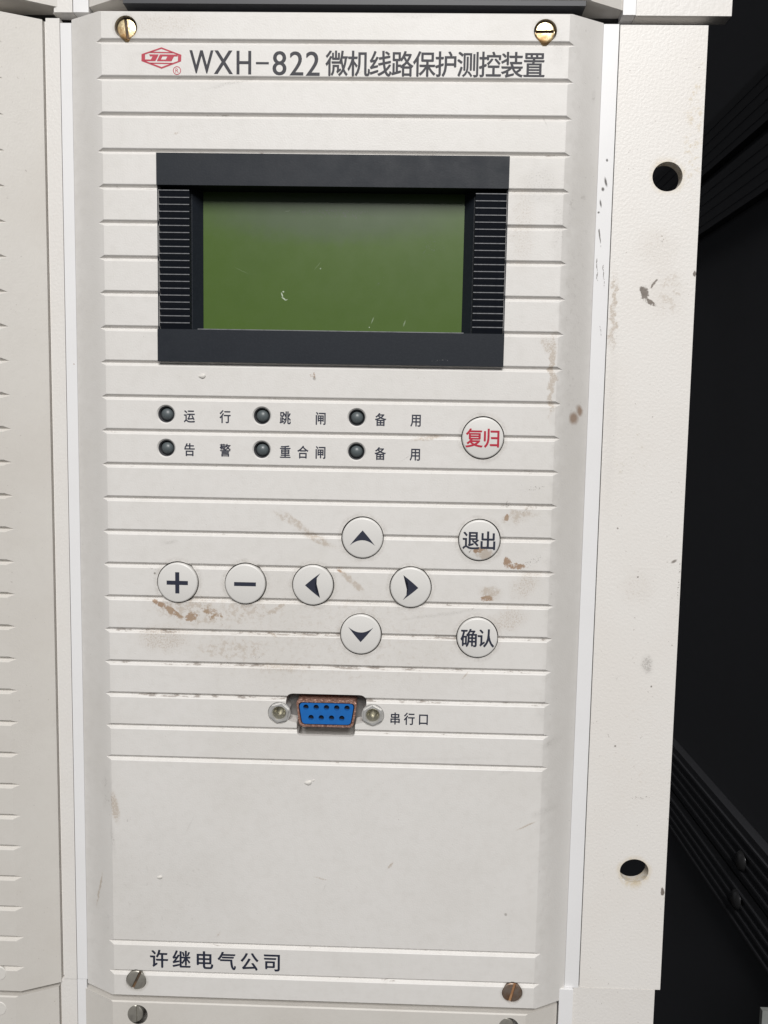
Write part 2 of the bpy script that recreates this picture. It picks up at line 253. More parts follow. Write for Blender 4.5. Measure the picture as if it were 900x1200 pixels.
m_zinc = material("pale_zinc", (0.42, 0.44, 0.42), 0.4, metal=0.5, cloud=[(200, 0.5, (0.3, 0.32, 0.3))])
m_cap = material("paint_filled_cap", (0.69, 0.665, 0.625), 0.5, grain=fine)

# ------------------------------------------------------------------ helpers
def empty(name, label, cat, loc=(0, 0, 0), group=None):
    o = bpy.data.objects.new(name, None); COL.objects.link(o); o.empty_display_size = 0.01
    o.location = Vector(loc) * MM; o['label'] = label; o['category'] = cat
    if group: o['group'] = group
    return o
def tag(o, label, cat, group=None):
    o['label'] = label; o['category'] = cat
    if group: o['group'] = group
    return o
def obj(name, bm, mat, parent=None, loc=(0, 0, 0), smooth=None, label=None):
    """link a bmesh given in millimetres; loc in millimetres relative to the parent"""
    if isinstance(bm, bmesh.types.BMesh):
        bmesh.ops.recalc_face_normals(bm, faces=bm.faces)
        bmesh.ops.scale(bm, vec=(MM, MM, MM), verts=bm.verts)
        me = bpy.data.meshes.new(name); bm.to_mesh(me); bm.free()
    else: me = bm
    if mat and not me.materials: me.materials.append(mat)
    if smooth is not None:
        me.polygons.foreach_set('use_smooth', [True] * len(me.polygons)); me.set_sharp_from_angle(angle=math.radians(smooth))
    o = bpy.data.objects.new(name, me); COL.objects.link(o); o.location = Vector(loc) * MM
    if parent: o.parent = parent
    if label: o['label'] = label
    return o
def prism(bm, poly, y0, y1):
    """closed prism of an x-z outline between two depths"""
    a = [bm.verts.new((x, y0, z)) for x, z in poly]; b = [bm.verts.new((x, y1, z)) for x, z in poly]
    bm.faces.new(a); bm.faces.new(b[::-1]); n = len(poly)
    for i in range(n): bm.faces.new((a[i], b[i], b[(i + 1) % n], a[(i + 1) % n]))
    return bm
def box(bm, x0, x1, y0, y1, z0, z1): return prism(bm, [(x0, z0), (x1, z0), (x1, z1), (x0, z1)], y0, y1)
def circ(cx, cz, r, n=40, rz=None, a0=0.0): return [(cx + r * math.cos(a0 + 2 * math.pi * i / n), cz + (rz or r) * math.sin(a0 + 2 * math.pi * i / n)) for i in range(n)]
def round_poly(pts, r, n=5):
    out = []; L = len(pts)
    for i in range(L):
        p = Vector(pts[i]); a = Vector(pts[i - 1]) - p; b = Vector(pts[(i + 1) % L]) - p
        rr = r[i] if isinstance(r, (list, tuple)) else r
        if rr <= 0: out.append(tuple(p)); continue
        ang = a.angle(b); d = rr / math.tan(ang / 2); d = min(d, a.length * .49, b.length * .49)
        p0 = p + a.normalized() * d; p1 = p + b.normalized() * d
        for k in range(n + 1):
            t = k / n; out.append(tuple((1 - t) ** 2 * p0 + 2 * t * (1 - t) * p + t * t * p1))
    return out
def lathe(bm, prof, n=40, cx=0, cz=0):
    """profile of (radius, y) spun about the y axis; radius 0 closes the surface"""
    rings = []
    for r, y in prof:
        rings.append([bm.verts.new((cx, y, cz))] if r == 0 else [bm.verts.new((cx + r * math.cos(2 * math.pi * i / n), y, cz + r * math.sin(2 * math.pi * i / n))) for i in range(n)])
    for a, b in zip(rings, rings[1:]):
        for i in range(n):
            j = (i + 1) % n
            if len(a) == 1 and len(b) == 1: continue
            if len(a) == 1: bm.faces.new((a[0], b[i], b[j]))
            elif len(b) == 1: bm.faces.new((a[i], a[j], b[0]))
            else: bm.faces.new((a[i], a[j], b[j], b[i]))
    return bm
def bevel(bm, w, seg=2, ang=30):
    es = [e for e in bm.edges if len(e.link_faces) == 2 and e.calc_face_angle(0) > math.radians(ang)]
    bmesh.ops.bevel(bm, geom=es, offset=w, segments=seg, affect='EDGES', profile=0.6, clamp_overlap=True)
    return bm
def cut(o, cutter_bm):
    """carve the closed shapes of cutter_bm (mm) out of the mesh object"""
    bmesh.ops.recalc_face_normals(cutter_bm, faces=cutter_bm.faces)
    bmesh.ops.scale(cutter_bm, vec=(MM, MM, MM), verts=cutter_bm.verts)
    me = bpy.data.meshes.new("cutter"); cutter_bm.to_mesh(me); cutter_bm.free()
    c = bpy.data.objects.new("cutter", me); COL.objects.link(c)
    c.matrix_world = Matrix.Translation(o.location)
    md = o.modifiers.new("cut", 'BOOLEAN'); md.object = c; md.operation = 'DIFFERENCE'; md.solver = 'EXACT'; md.use_self = True
    dg = bpy.context.evaluated_depsgraph_get()
    new = bpy.data.meshes.new_from_object(o.evaluated_get(dg)); o.modifiers.clear()
    old = o.data; o.data = new; new.name = old.name
    bpy.data.objects.remove(c)

# ------------------------------------------------------------------ lettering
_cache = {}
def glyph(ch, weight):
    k = (ch, weight)
    if k not in _cache:
        cu = bpy.data.curves.new("glyph", 'FONT'); cu.body = ch; cu.size = 1.0; cu.offset = weight; cu.fill_mode = 'BOTH'; cu.extrude = 0.0; cu.resolution_u = 4
        o = bpy.data.objects.new("glyph", cu); COL.objects.link(o)
        dg = bpy.context.evaluated_depsgraph_get(); dg.update()
        me = bpy.data.meshes.new_from_object(o.evaluated_get(dg))
        vs = [v.co.copy() for v in me.vertices]; fs = [tuple(p.vertices) for p in me.polygons]
        bpy.data.objects.remove(o); bpy.data.meshes.remove(me)
        _cache[k] = (vs, fs)
    return _cache[k]
def bounds(vs): return (min(v.x for v in vs), max(v.x for v in vs), min(v.y for v in vs), max(v.y for v in vs))
def add_fit(bm, ch, x0, x1, z0, z1, y, weight=0.0):
    vs, fs = glyph(ch, weight); a, b, c, d = bounds(vs)
    vv = [bm.verts.new((x0 + (v.x - a) / (b - a) * (x1 - x0), y, z0 + (v.y - c) / (d - c) * (z1 - z0))) for v in vs]
    for f in fs:
        try: bm.faces.new([vv[i] for i in f])
        except ValueError: pass
def add_han(bm, ch, cx, cz, wx, hz, y, weight=0.0):
    """a Chinese character in a cell of wx by hz, sized by the full-cell character for 'country'"""
    a, b, c, d = bounds(glyph("\u56fd", 0.0)[0]); mx, my = (a + b) / 2, (c + d) / 2
    vs, fs = glyph(ch, 0.0)
    shifts = [(0, 0)] if weight == 0 else [(-weight, 0.3 * weight), (weight, 0.3 * weight), (0, -weight)]
    for n, (dx, dz) in enumerate(shifts):
        vv = [bm.verts.new((cx + ((v.x - mx) / (b - a) + dx) * wx, y - 0.003 * n, cz + ((v.y - my) / (d - c) + dz) * hz)) for v in vs]
        for f in fs:
            try: bm.faces.new([vv[i] for i in f])
            except ValueError: pass
def ink(name, bm, mat, parent, loc=(0, 0, 0), label=None):
    """printed ink: a film a few hundredths of a millimetre thick"""
    bmesh.ops.recalc_face_normals(bm, faces=bm.faces)
    for f in bm.faces:
        f.normal_update()
        if f.normal.y > 0: f.normal_flip()
    r = bmesh.ops.extrude_face_region(bm, geom=list(bm.faces))
    bmesh.ops.translate(bm, vec=(0, -0.02, 0), verts=[v for v in r['geom'] if isinstance(v, bmesh.types.BMVert)])
    return obj(name, bm, mat, parent, loc, label=label)
def flat_poly(bm, pts, y): return bm.faces.new([bm.verts.new((x, y, z)) for x, z in pts])

# ------------------------------------------------------------------ ribbed faceplates
P = 8.85
def gz(i): return P * (14 - i)
def faceplate(grooves, top, bottom, hw=58.43, base=67.8, depth=4.8, back=9.0, slope_bottom=None, right_only=None):
    """ribbed plate: V grooves run across the face and die out in the sloping sides"""
    prof = [(top - 0.0, 0.35), (top - 0.3, 0.0)]
    for i in grooves:
        z = gz(i)
        prof += [(z + 0.80, 0), (z + 0.64, 0.09), (z + 0.07, 0.80), (z - 0.07, 0.80), (z - 0.64, 0.09), (z - 0.80, 0)]
    if slope_bottom: prof += [(bottom + slope_bottom[0], 0.0), (bottom, slope_bottom[1])]
    else: prof += [(bottom + 0.3, 0.0), (bottom, 0.35)]
    t = (base - hw) / depth
    bm = bmesh.new(); L = []; R = []
    for z, y in prof:
        L.append(bm.verts.new((-(hw + y * t), y, z))); R.append(bm.verts.new((hw + y * t, y, z)))
    for i in range(len(prof) - 1): bm.faces.new((L[i], L[i + 1], R[i + 1], R[i]))
    for side, s in ((L, -1), (R, 1)):
        tb = bm.verts.new((s * base, depth, top)); bb = bm.verts.new((s * base, depth, bottom))
        tk = bm.verts.new((s * base, back, top)); bk = bm.verts.new((s * base, back, bottom))
        edge = [side[0]]
        bm.faces.new([tb] + side + [bb])
        bm.faces.new((tb, bb, bk, tk))
        if s < 0: lt = (tb, tk, bb, bk)
        else: rt = (tb, tk, bb, bk)
    bm.faces.new((L[0], R[0], rt[0], rt[1], lt[1], lt[0]))
    bm.faces.new((L[-1], R[-1], rt[2], rt[3], lt[3], lt[2]))
    bm.faces.new((lt[1], rt[1], rt[3], lt[3]))
    return bm
def trim(x0, x1, z0, z1, y0=4.8, y1=9.0):
    return bevel(box(bmesh.new(), x0, x1, y0, y1, z0, z1), 0.35, 3)

GR = "control units mounted in the rack"
main = empty("control_unit", "pale ribbed control unit in the middle with green display, round buttons and blue serial port", "control unit", (0, 0, 0))
fp = obj("faceplate", faceplate(list(range(22)) + [27, 28], 131.2, -130.9), m_face, main)

def teardrop(cx, cz, r, up):
    s = 1 if up else -1; pts = []
    for i in range(37):
        a = math.radians(-90 + 50 + i * (360 - 100) / 36)
        pts.append((cx + r * math.cos(a), cz - s * (r * -math.sin(a)) * -1 if False else cz + s * r * math.sin(a) ))
    # the point towards the groove
    pts += [(cx - 0.35, cz - s * (r + 0.45)), (cx + 0.35, cz - s * (r + 0.45))]
    return pts
cb_ = bmesh.new()
for (x, z), up in zip(SCREWS, (True, True, False, False)): prism(cb_, teardrop(x, z, 2.85, up), -4, 2.6)
for x, z in LEDS: lathe(cb_, [(0, -4), (2.55, -4), (2.55, -0.05), (2.16, 0.34), (2.16, 4.0), (0, 4.0)], 36, x, z)
for x, z in BTN.values(): prism(cb_, circ(x, z, 5.62, 64), -4, 3.0)
prism(cb_, round_poly([(-10.8, -42.85), (10.85, -42.85), (10.85, -50.3), (7.9, -50.9), (7.9, -54.45), (-7.85, -54.45), (-7.85, -50.9), (-10.8, -50.3)], [2.0, 2.0, 0.6, 0.5, 1.4, 1.4, 0.5, 0.6]), -4, 8.0)
box(cb_, -9.5, 9.5, 1.3, 8.2, -58, -54.0)
for s in (-12.6, 12.6): prism(cb_, circ(s, -48.35, 3.08, 40), -4.3, 7.5)
box(cb_, -44.3, 44.3, -4.1, 6.6, 45.0, 96.5)
cut(fp, cb_)
print("faceplate faces", len(fp.data.polygons))

# white strips at the sides of the unit
obj("trim_strip", trim(-70.75, -67.85, -129.7, 130.4), m_trim, main)
obj("trim_strip", trim(67.85, 71.75, -127.45, 131.0), m_trim, main)
bb = bmesh.new(); box(bb, -67.5, 67.5, 9.05, 70, -130.5, 130.8); obj("chassis_body", bb, m_body, main)
# drips of paint on the faceplate
for x, z, r in ((-33.2, 41.1, 0.75), (-4.6, -67.6, 0.8), (11.1, 94.6, 0.9), (-45.4, -95.8, 0.6), (-3.2, -66.9, 0.3)):
    d = bmesh.new(); bmesh.ops.create_uvsphere(d, u_segments=14, v_segments=8, radius=r)
    for v in d.verts: v.co = Vector((v.co.x * 1.25 + 0.25 * v.co.z, v.co.y * 0.45, v.co.z * (0.8 + 0.2 * math.sin(v.co.x * 3))))
    obj("paint_drip", d, m_cap, main, (x, -0.02, z), smooth=60)

# ---- screws
def screw_meshes(r, slot_ang, y, mat, slot_mat, loc, parent, label=None, slot_w=0.75):
    b = bmesh.new(); lathe(b, [(0, y), (r * 0.8, y + 0.03), (r * 0.93, y + 0.09), (r, y + 0.28), (r, y + 2.4), (0, y + 2.4)], 40)
    o = obj("screw", b, mat, parent, loc, smooth=40, label=label)
    c = bmesh.new(); box(c, -r * 1.3, r * 1.3, y - 1, y + 0.6, -slot_w / 2, slot_w / 2)
    bmesh.ops.rotate(c, matrix=Matrix.Rotation(-math.radians(slot_ang), 3, 'Y'), verts=c.verts)
    cut(o, c); o.data.set_sharp_from_angle(angle=math.radians(35))
    s = bmesh.new(); hl = math.sqrt((r * .97) ** 2 - (slot_w / 2) ** 2); box(s, -hl, hl, y + 0.52, y + 0.75, -slot_w / 2 + .01, slot_w / 2 - .01)
    bmesh.ops.rotate(s, matrix=Matrix.Rotation(-math.radians(slot_ang), 3, 'Y'), verts=s.verts)
    obj("slot", s, slot_mat, o)
    return o
screw_meshes(2.4, 97, 0.55, m_brass, m_slot, (-52.2, 0, 127.2), main, "tarnished brass screw with upright slot")
screw_meshes(2.4, 1, 0.45, m_brass, m_slot, (52.5, 0, 127.05), main, "bright brass screw with level slot")
screw_meshes(2.72, 65, 0.0, m_screw, m_slot, (-52.25, 0, -126.3), main, "dull grey screw with slanted slot")
screw_meshes(2.72, 76, 0.0, m_rusty, m_slot_rust, (52.5, 0, -126.3), main, "rusty screw with upright slot")

# ---- display
disp = obj("display_bezel", bevel(box(bmesh.new(), -44.6, 44.6, -0.75, 6.4, 88.95, 96.8), 0.3, 3), m_black, main)
# join the lower bar, the side jambs and the sloped reveals into the bezel mesh
bz = bmesh.new(); bevel(box(bz, -44.6, 44.6, -0.75, 6.4, 88.95, 96.8), 0.3, 3)
b2 = bevel(box(bmesh.new(), -44.6, 44.6, -0.75, 6.4, 44.7, 52.95), 0.3, 3)
def merge(dst, src):
    me = bpy.data.meshes.new("tmp"); src.to_mesh(me); src.free(); dst.from_mesh(me); bpy.data.meshes.remove(me)
merge(bz, b2)
for s in (-1, 1):
    r = bmesh.new()
    # reveal: front lip, slope down to the glass, and a thin outer wall beside the slats
    prism_pts = [(36.4, 2.2), (36.4, 6.4), (34.0, 6.4), (34.0, 4.9), (36.2, 2.2)]
    a = [r.verts.new((s * x, y, 52.95)) for x, y in prism_pts]; b = [r.verts.new((s * x, y, 88.95)) for x, y in prism_pts]
    r.faces.new(a); r.faces.new(b[::-1])
    for i in range(5): r.faces.new((a[i], a[(i + 1) % 5], b[(i + 1) % 5], b[i]))
    bmesh.ops.recalc_face_normals(r, faces=r.faces); merge(bz, r)
    r = bmesh.new(); box(r, min(s * 44.35, s * 44.6), max(s * 44.35, s * 44.6), -0.1, 6.4, 52.95, 88.95); merge(bz, r)
    r = bmesh.new(); box(r, min(s * 36.4, s * 44.35), max(s * 36.4, s * 44.35), 2.3, 6.4, 52.95, 88.95); merge(bz, r)
old = disp.data; bpy.data.objects.remove(disp); bpy.data.meshes.remove(old)
disp = obj("display_bezel", bz, m_black, main, smooth=35)
# louvre slats, sloping back beneath a blunt nose
sl_mesh = None; PS = 36.0 / 20.6
for s in (-1, 1):
    for k in range(20):
        z = 88.0 - PS * (k + 0.0)
        if sl_mesh is None:
            b = bmesh.new(); pr = [(0.16, 0.0), (0.0, -0.10), (0.0, -0.24), (1.25, -PS + 0.12), (2.3, -PS + 0.12), (2.3, 0.0)]
            A = [b.verts.new((-3.9, y, zz)) for y, zz in pr]; B = [b.verts.new((3.9, y, zz)) for y, zz in pr]
            b.faces.new(A); b.faces.new(B[::-1])
            for i in range(6): b.faces.new((A[i], A[(i + 1) % 6], B[(i + 1) % 6], B[i]))
            o = obj("slat", b, m_slat, disp, (s * 40.35, 0.05, z)); sl_mesh = o.data; sl_mesh.materials.append(m_edge_highlight)
            for q in sl_mesh.polygons:
                if len(q.vertices) == 4 and q.center.y < 0.0002 and q.center.z > -0.00026: q.material_index = 1  # nose faces get the pale colour as a painted glint
        else: obj("slat", sl_mesh, None, disp, (s * 40.35, 0.05, z))
eb = bmesh.new(); box(eb, -34.2, 34.2, -0.62, 0.4, 52.72, 53.16); bevel(eb, 0.12, 2); obj("edge_highlight", eb, m_edge_highlight, disp)  # thin strip added to carry the painted highlight of the lower bar
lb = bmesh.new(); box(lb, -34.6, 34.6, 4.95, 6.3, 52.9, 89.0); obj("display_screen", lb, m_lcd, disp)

# ---- indicator lamps
led_me = hole_me = None
for x, z in LEDS:
    if led_me is None:
        b = bmesh.new(); lathe(b, [(2.13, 0.4), (1.86, 0.7), (1.72, 3.9)], 36); h = obj("indicator_lamp", b, m_led_hole, main, (x, 0, z), smooth=40); hole_me = h.data
        b = bmesh.new(); lathe(b, [(0, 0.35), (0.5, 0.4), (1.0, 0.58), (1.4, 0.9), (1.66, 1.35), (1.74, 3.9)], 30); o = obj("lens", b, m_led, h, smooth=60); led_me = o.data
    else:
        h = obj("indicator_lamp", hole_me, None, main, (x, 0, z)); obj("lens", led_me, None, h)

# ---- push buttons
def arrow(ang):
    base = [(-3.3 + 6.6 * t, -1.95 + 1.4 * (1 - (2 * t - 1) ** 2)) for t in [i / 10 for i in range(0, 11)]]
    pts = [(0, 2.05), (-0.85, 1.1), (-1.7, 0.1), (-2.5, -0.9)] + base + [(2.5, -0.9), (1.7, 0.1), (0.85, 1.1)]
    c, s = math.cos(math.radians(ang)), math.sin(math.radians(ang))
    return [(x * c - z * s, x * s + z * c) for x, z in pts]
BL = {'reset': "round button with two red characters", 'plus': "round button marked with a plus", 'minus': "round button marked with a minus", 'left': "round button with arrow pointing left",
      'up': "round button with arrow pointing up", 'right': "round button with arrow pointing right", 'down': "round button with arrow pointing down",
      'exit': "stained round button with two dark characters", 'ok': "clean round button with two dark characters"}
btn_me = None
for k, (x, z) in BTN.items():
    if btn_me is None:
        b = bmesh.new(); lathe(b, [(0, -0.62), (4.9, -0.62), (5.14, -0.56), (5.28, -0.42), (5.35, -0.2), (5.36, 0.3), (5.36, 2.9), (0, 2.9)], 64)
        o = obj("push_button", b, m_button, main, (x, 0, z), smooth=50); btn_me = o.data
    else:
        me = btn_me
        if k == 'exit':
            me = btn_me.copy(); me.materials.clear(); me.materials.append(m_button_dirty)
        o = obj("push_button", me, None, main, (x, 0, z))
    # small seating errors, as moulded caps have
    o.location.x += random.uniform(-.06, .06) * MM; o.location.z += random.uniform(-.06, .06) * MM
    o.rotation_euler = (random.uniform(-.012, .012), 0, random.uniform(-.012, .012))
    o.location.y = random.uniform(-.12, .12) * MM; o['label'] = BL[k]
    b = bmesh.new(); y = -0.635
    if k == 'plus':
        flat_poly(b, [(-2.85, -.55), (-.55, -.55), (-.55, -2.85), (.55, -2.85), (.55, -.55), (2.85, -.55), (2.85, .55), (.55, .55), (.55, 2.85), (-.55, 2.85), (-.55, .55), (-2.85, .55)], y)
    elif k == 'minus': flat_poly(b, [(-2.9, -.52), (2.9, -.52), (2.9, .52), (-2.9, .52)], y)
    elif k in ('up', 'down', 'left', 'right'): flat_poly(b, arrow({'up': 0, 'left': 90, 'down': 180, 'right': 270}[k]), y); bmesh.ops.triangulate(b, faces=b.faces)
    else:
        t = {'reset': "\u590d\u5f52", 'exit': "\u9000\u51fa", 'ok': "\u786e\u8ba4"}[k]
        for i, ch in enumerate(t): add_han(b, ch, (-2.22, 2.22)[i], -0.1, 3.85, 4.55, y, 0.026)
    ink("legend", b, m_red if k == 'reset' else m_ink, o)

# ---- serial port
port = obj("serial_port", box(bmesh.new(), -15.4, 15.4, 5.2, 6.0, -52.6, -42.6), m_plate, main)
shell_o = round_poly([(-8.2, -44.35), (8.4, -44.35), (7.35, -52.0), (-7.15, -52.0)], 1.5, 6)
shell_i = round_poly([(-7.65, -45.25), (7.85, -45.25), (6.85, -51.5), (-6.65, -51.5)], 1.2, 6)
def ring_prism(bm, o_, i_, y0, y1):
    n = len(o_); V = [[bm.verts.new((x, y, z)) for x, z in pl] for pl, y in ((o_, y0), (i_, y0), (o_, y1), (i_, y1))]
    for k in range(n):
        j = (k + 1) % n
        for a, b in ((0, 1), (1, 3), (3, 2), (2, 0)): bm.faces.new((V[a][k], V[a][j], V[b][j], V[b][k]))
    return bm
obj("metal_shell", ring_prism(bmesh.new(), shell_o, shell_i, 0.25, 5.3), m_copper, port, smooth=35)
ins = obj("insulator", bevel(prism(bmesh.new(), round_poly([(-7.35, -45.5), (7.55, -45.5), (6.6, -51.25), (-6.4, -51.25)], 1.1, 5), 0.35, 5.3), 0.12, 1, 50), m_blue, port)
c = bmesh.new(); PINS = [(-5.45 + 2.77 * i, -46.65) for i in range(5)] + [(-4.05 + 2.77 * i, -49.5) for i in range(4)]
for x, z in PINS: prism(c, circ(x, z, 0.74, 18), -1, 3.0)
cut(ins, c)
ph = None
for x, z in PINS:
    if ph is None: b = bmesh.new(); lathe(b, [(0, 1.6), (0.7, 1.6), (0.7, 3.0), (0, 3.0)], 14); ph = obj("pin_socket", b, m_hole, port, (x, 0, z)).data
    else: obj("pin_socket", ph, None, port, (x, 0, z))
jk = None
for i, x in enumerate((-12.6, 12.6)):
    b = bmesh.new(); prism(b, circ(0, 0, 2.72, 6, a0=0.3 + i * 0.25), -0.35, 5.2); bevel(b, 0.25, 2)
    o = obj("jack_screw", b, m_nickel, port, (x, 0, -48.35), smooth=30)
    c = bmesh.new(); lathe(c, [(0, -1.5), (2.2, -1.5), (2.0, -0.36), (1.35, 1.1), (1.3, 4.0), (0, 4.0)], 32); cut(o, c)
    o.data.set_sharp_from_angle(angle=math.radians(30))
    b = bmesh.new(); lathe(b, [(1.98, -0.30), (1.33, 1.12), (1.28, 3.9), (0, 3.9)], 32); obj("threaded_hole", b, m_nickel_d, o, smooth=40)
    b = bmesh.new(); ring_prism(b, circ(0, 0, 3.0, 36), circ(0, 0, 2.3, 36), 0.35, 0.9); obj("washer", b, m_nickel, o, smooth=35)

# ---- printing on the faceplate
Y = -0.012
b = bmesh.new()
for ch, x0, x1, z0, z1 in (("W", -36.1, -30.2, 116.3, 121.85), ("X", -29.95, -25.3, 116.2, 121.85), ("H", -24.25, -20.7, 116.15, 121.8), ("8", -15.2, -11.85, 116.0, 121.8), ("2", -10.9, -7.6, 116.0, 121.75), ("2", -6.85, -3.5, 115.95, 121.75)):
    for n_, dx_ in enumerate((-0.08, 0.08)): add_fit(b, ch, x0 + dx_, x1 + dx_, z0, z1, Y - 0.003 * n_)
flat_poly(b, [(-19.45, 118.6), (-16.2, 118.6), (-16.2, 119.15), (-19.45, 119.15)], Y)
ink("title_letters", b, m_title, main)
b = bmesh.new()
for i, ch in enumerate("\u5fae\u673a\u7ebf\u8def\u4fdd\u62a4\u6d4b\u63a7\u88c5\u7f6e"): add_han(b, ch, 0.85 + i * 5.46, 118.85, 4.75, 5.7, Y, 0.02)
ink("title_characters", b, m_title, main)
for (t, xs, z, m_, wx, hz) in (("\u8fd0\u884c", (-36.6, -27.2), 30.68, m_ink, 2.5, 3.1), ("\u8df3\u95f8", (-11.5, -2.25), 30.66, m_ink, 2.5, 3.1), ("\u5907\u7528", (13.35, 22.55), 30.64, m_ink, 2.5, 3.1),
                          ("\u544a\u8b66", (-36.6, -27.2), 21.95, m_ink, 2.5, 3.1), ("\u91cd\u5408\u95f8", (-11.45, -6.83, -2.2), 21.83, m_ink, 2.5, 3.1), ("\u5907\u7528", (13.4, 22.55), 21.83, m_ink, 2.5, 3.1),
                          ("\u4e32\u884c\u53e3", (18.64, 22.48, 26.24), -49.1, m_ink, 2.5, 3.1), ("\u8bb8\u7ee7\u7535\u6c14\u516c\u53f8", [-45.77 + 6.32 * i for i in range(6)], -119.7, m_ink, 4.4, 4.9)):
    b = bmesh.new()
    for ch, x in zip(t, xs): add_han(b, ch, x, z, wx, hz, Y, 0.026)
    ink("printed_label", b, m_, main)
# the emblem: a long hexagon with two slanted letter shapes
def L(px, py): return (-43.24 + (px - 308) / 208 * 4.99, 119.9 - (py - 208) / 107 * 2.49)
b = bmesh.new()
def strip(pts):
    flat_poly(b, [L(*q) for q in pts], Y)
OUT = [(98, 168), (308, 96), (518, 172), (514, 240), (308, 318), (96, 240)]
strip([(98, 168), (308, 96), (308, 113), (140, 170)]); strip([(308, 96), (518, 172), (478, 174), (308, 113)])
strip([(96, 240), (140, 238), (308, 299), (308, 318)]); strip([(308, 318), (308, 299), (475, 238), (514, 240)])
strip([(98, 168), (135, 168), (135, 240), (96, 240)]); strip([(518, 172), (514, 240), (480, 240), (482, 172)])
strip([(205, 142), (410, 145), (432, 158), (183, 155)]); strip([(183, 254), (427, 256), (405, 269), (205, 267)])
strip([(178, 170), (278, 170), (268, 191), (186, 191)]); strip([(213, 191.5), (268, 191.5), (252, 222), (197, 222)]); strip([(137, 222.5), (252, 222.5), (242, 240), (130, 240)])
strip([(292, 170), (480, 170), (478, 190), (282, 190)]); strip([(282, 190.5), (319, 190.5), (301, 222), (266, 222)])
strip([(370, 190.5), (440, 190.5), (422, 222), (353, 222)]); strip([(266, 222.5), (422, 222.5), (412, 240), (258, 240)])
bmesh.ops.triangulate(b, faces=b.faces)
ink("emblem", b, m_logo, main)
b = bmesh.new(); o_, i_ = circ(-39.35, 116.95, 1.02, 28), circ(-39.35, 116.95, 0.84, 28)
vo = [b.verts.new((x, Y, z)) for x, z in o_]; vi = [b.verts.new((x, Y, z)) for x, z in i_]
for k in range(28): b.faces.new((vo[k], vo[(k + 1) % 28], vi[(k + 1) % 28], vi[k]))
add_fit(b, "R", -39.75, -38.95, 116.45, 117.45, Y)
ink("registered_mark", b, m_logo, main)

# ------------------------------------------------------------------ neighbouring units
def unit(label, cx, grooves, top, bottom, **k):
    u = empty("control_unit", label, "control unit", (cx, 0, 0), GR)
    f = obj("faceplate", faceplate(grooves, top, bottom, **k), m_face2, u)
    b = bmesh.new(); box(b, -67.5, 67.5, 9.05, 70, bottom + .3, top - .3); obj("chassis_body", b, m_body, u)
    return u, f
main['group'] = GR
DXL = -144.0
left, lf = unit("pale ribbed unit cut off by the left edge of the picture, level with the display", DXL, range(29), 131.2, -130.9, base=68.6, hw=58.15)
low, lowf = unit("pale unit along the bottom edge below the company name, only its top lip showing", -1.25, range(30, 40), -132.55, -200, hw=57.7, base=67.2)
lowl, lowlf = unit("corner of a pale unit at the bottom left, below the left ribbed unit", DXL - 0.6, range(30, 40), -132.3, -200, base=68.4, hw=58.15)
upp, uppf = unit("unit above the centre with a dark underside along the top edge", 4.65, range(-12, -2), 220, 134.3, slope_bottom=(0.3, 0.35))
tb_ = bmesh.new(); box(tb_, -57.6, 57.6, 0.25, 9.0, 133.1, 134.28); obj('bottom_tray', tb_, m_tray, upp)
uppl, upplf = unit("corner of a unit at the top left, underside in shadow", DXL + 4.4, range(-12, -2), 220, 134.3, slope_bottom=(0.3, 0.35), base=68.2)
for u, (x0, x1, z0, z1, y0) in ((low, (-70.8 + 1.25, -68.1 + 1.25, -200, -129.85, 4.8)), (low, (66.3 + 1.25, 70.15 + 1.25, -200, -127.55, 3.95)), (upp, (-67.25 - 4.65, -63.3 - 4.65, 133.0, 220, 4.7)), (upp, (72.4 - 4.65, 75.6 - 4.65, 133.0, 220, 4.3))):
    obj("trim_strip", trim(x0, x1, z0, z1, y0), m_trim, u)
lc = bmesh.new()
for x, z in ((-53.2 + 1.25, -136.4), (50.6 + 1.25, -136.5)): prism(lc, circ(x, z, 2.85, 36), -4, 2.6)
cut(lowf, lc)
screw_meshes(2.72, 90, 0.0, m_screw, m_slot, (-53.2 + 1.25, 0, -136.4), low, "dull grey screw with upright slot")
screw_meshes(2.72, 60, 0.0, m_screw, m_slot, (50.6 + 1.25, 0, -136.5), low, "grey screw cut by the bottom edge")
for u, x, z in ((left, -91.0, -125.5), (lowl, -91.2, -136.0)):
    b = bmesh.new(); lathe(b, [(0, -0.12), (1.9, -0.12), (2.05, 0.02), (2.05, 0.4)], 32); obj("screw_cap", b, m_cap, u, (x - u.location.x / MM, 0, z), smooth=30)
# dark packing in the gaps behind the joints (the rack's own steel)

# ------------------------------------------------------------------ frame strips and mounting ears
GS = "textured strips between the units"
for lab, x0, x1, y0, z0, z1 in (("narrow textured strip between the left unit and the centre unit, full height", -74.55, -70.95, 4.9, -129.9, 131.6),
                            ("stub of textured strip at the bottom left, below the long narrow strip", -75.6, -71.1, 5.2, -200, -130.15),
                            ("stub of textured strip at the top left, above the long narrow strip", -72.3, -67.5, 4.8, 133.0, 220)):
    sb = bevel(box(bmesh.new(), 0, x1 - x0, 0, 4, z0, z1), 0.4, 3); fl = bmesh.new(); box(fl, -0.75, 0.3, 1.1, 3.6, z0 + .3, z1 - .3); me_ = bpy.data.meshes.new('tmp'); fl.to_mesh(me_); fl.free(); sb.from_mesh(me_); bpy.data.meshes.remove(me_)
    o = obj("frame_strip", sb, m_ear2, None, (x0, y0, 0), smooth=40); tag(o, lab, "strip", GS)
GE = "mounting ears of the rack"
o = obj("mounting_ear", bevel(box(bmesh.new(), 72.05, 94.4, 5.0, 8.3, -127.4, 130.95), 0.25, 2), m_ear, None)
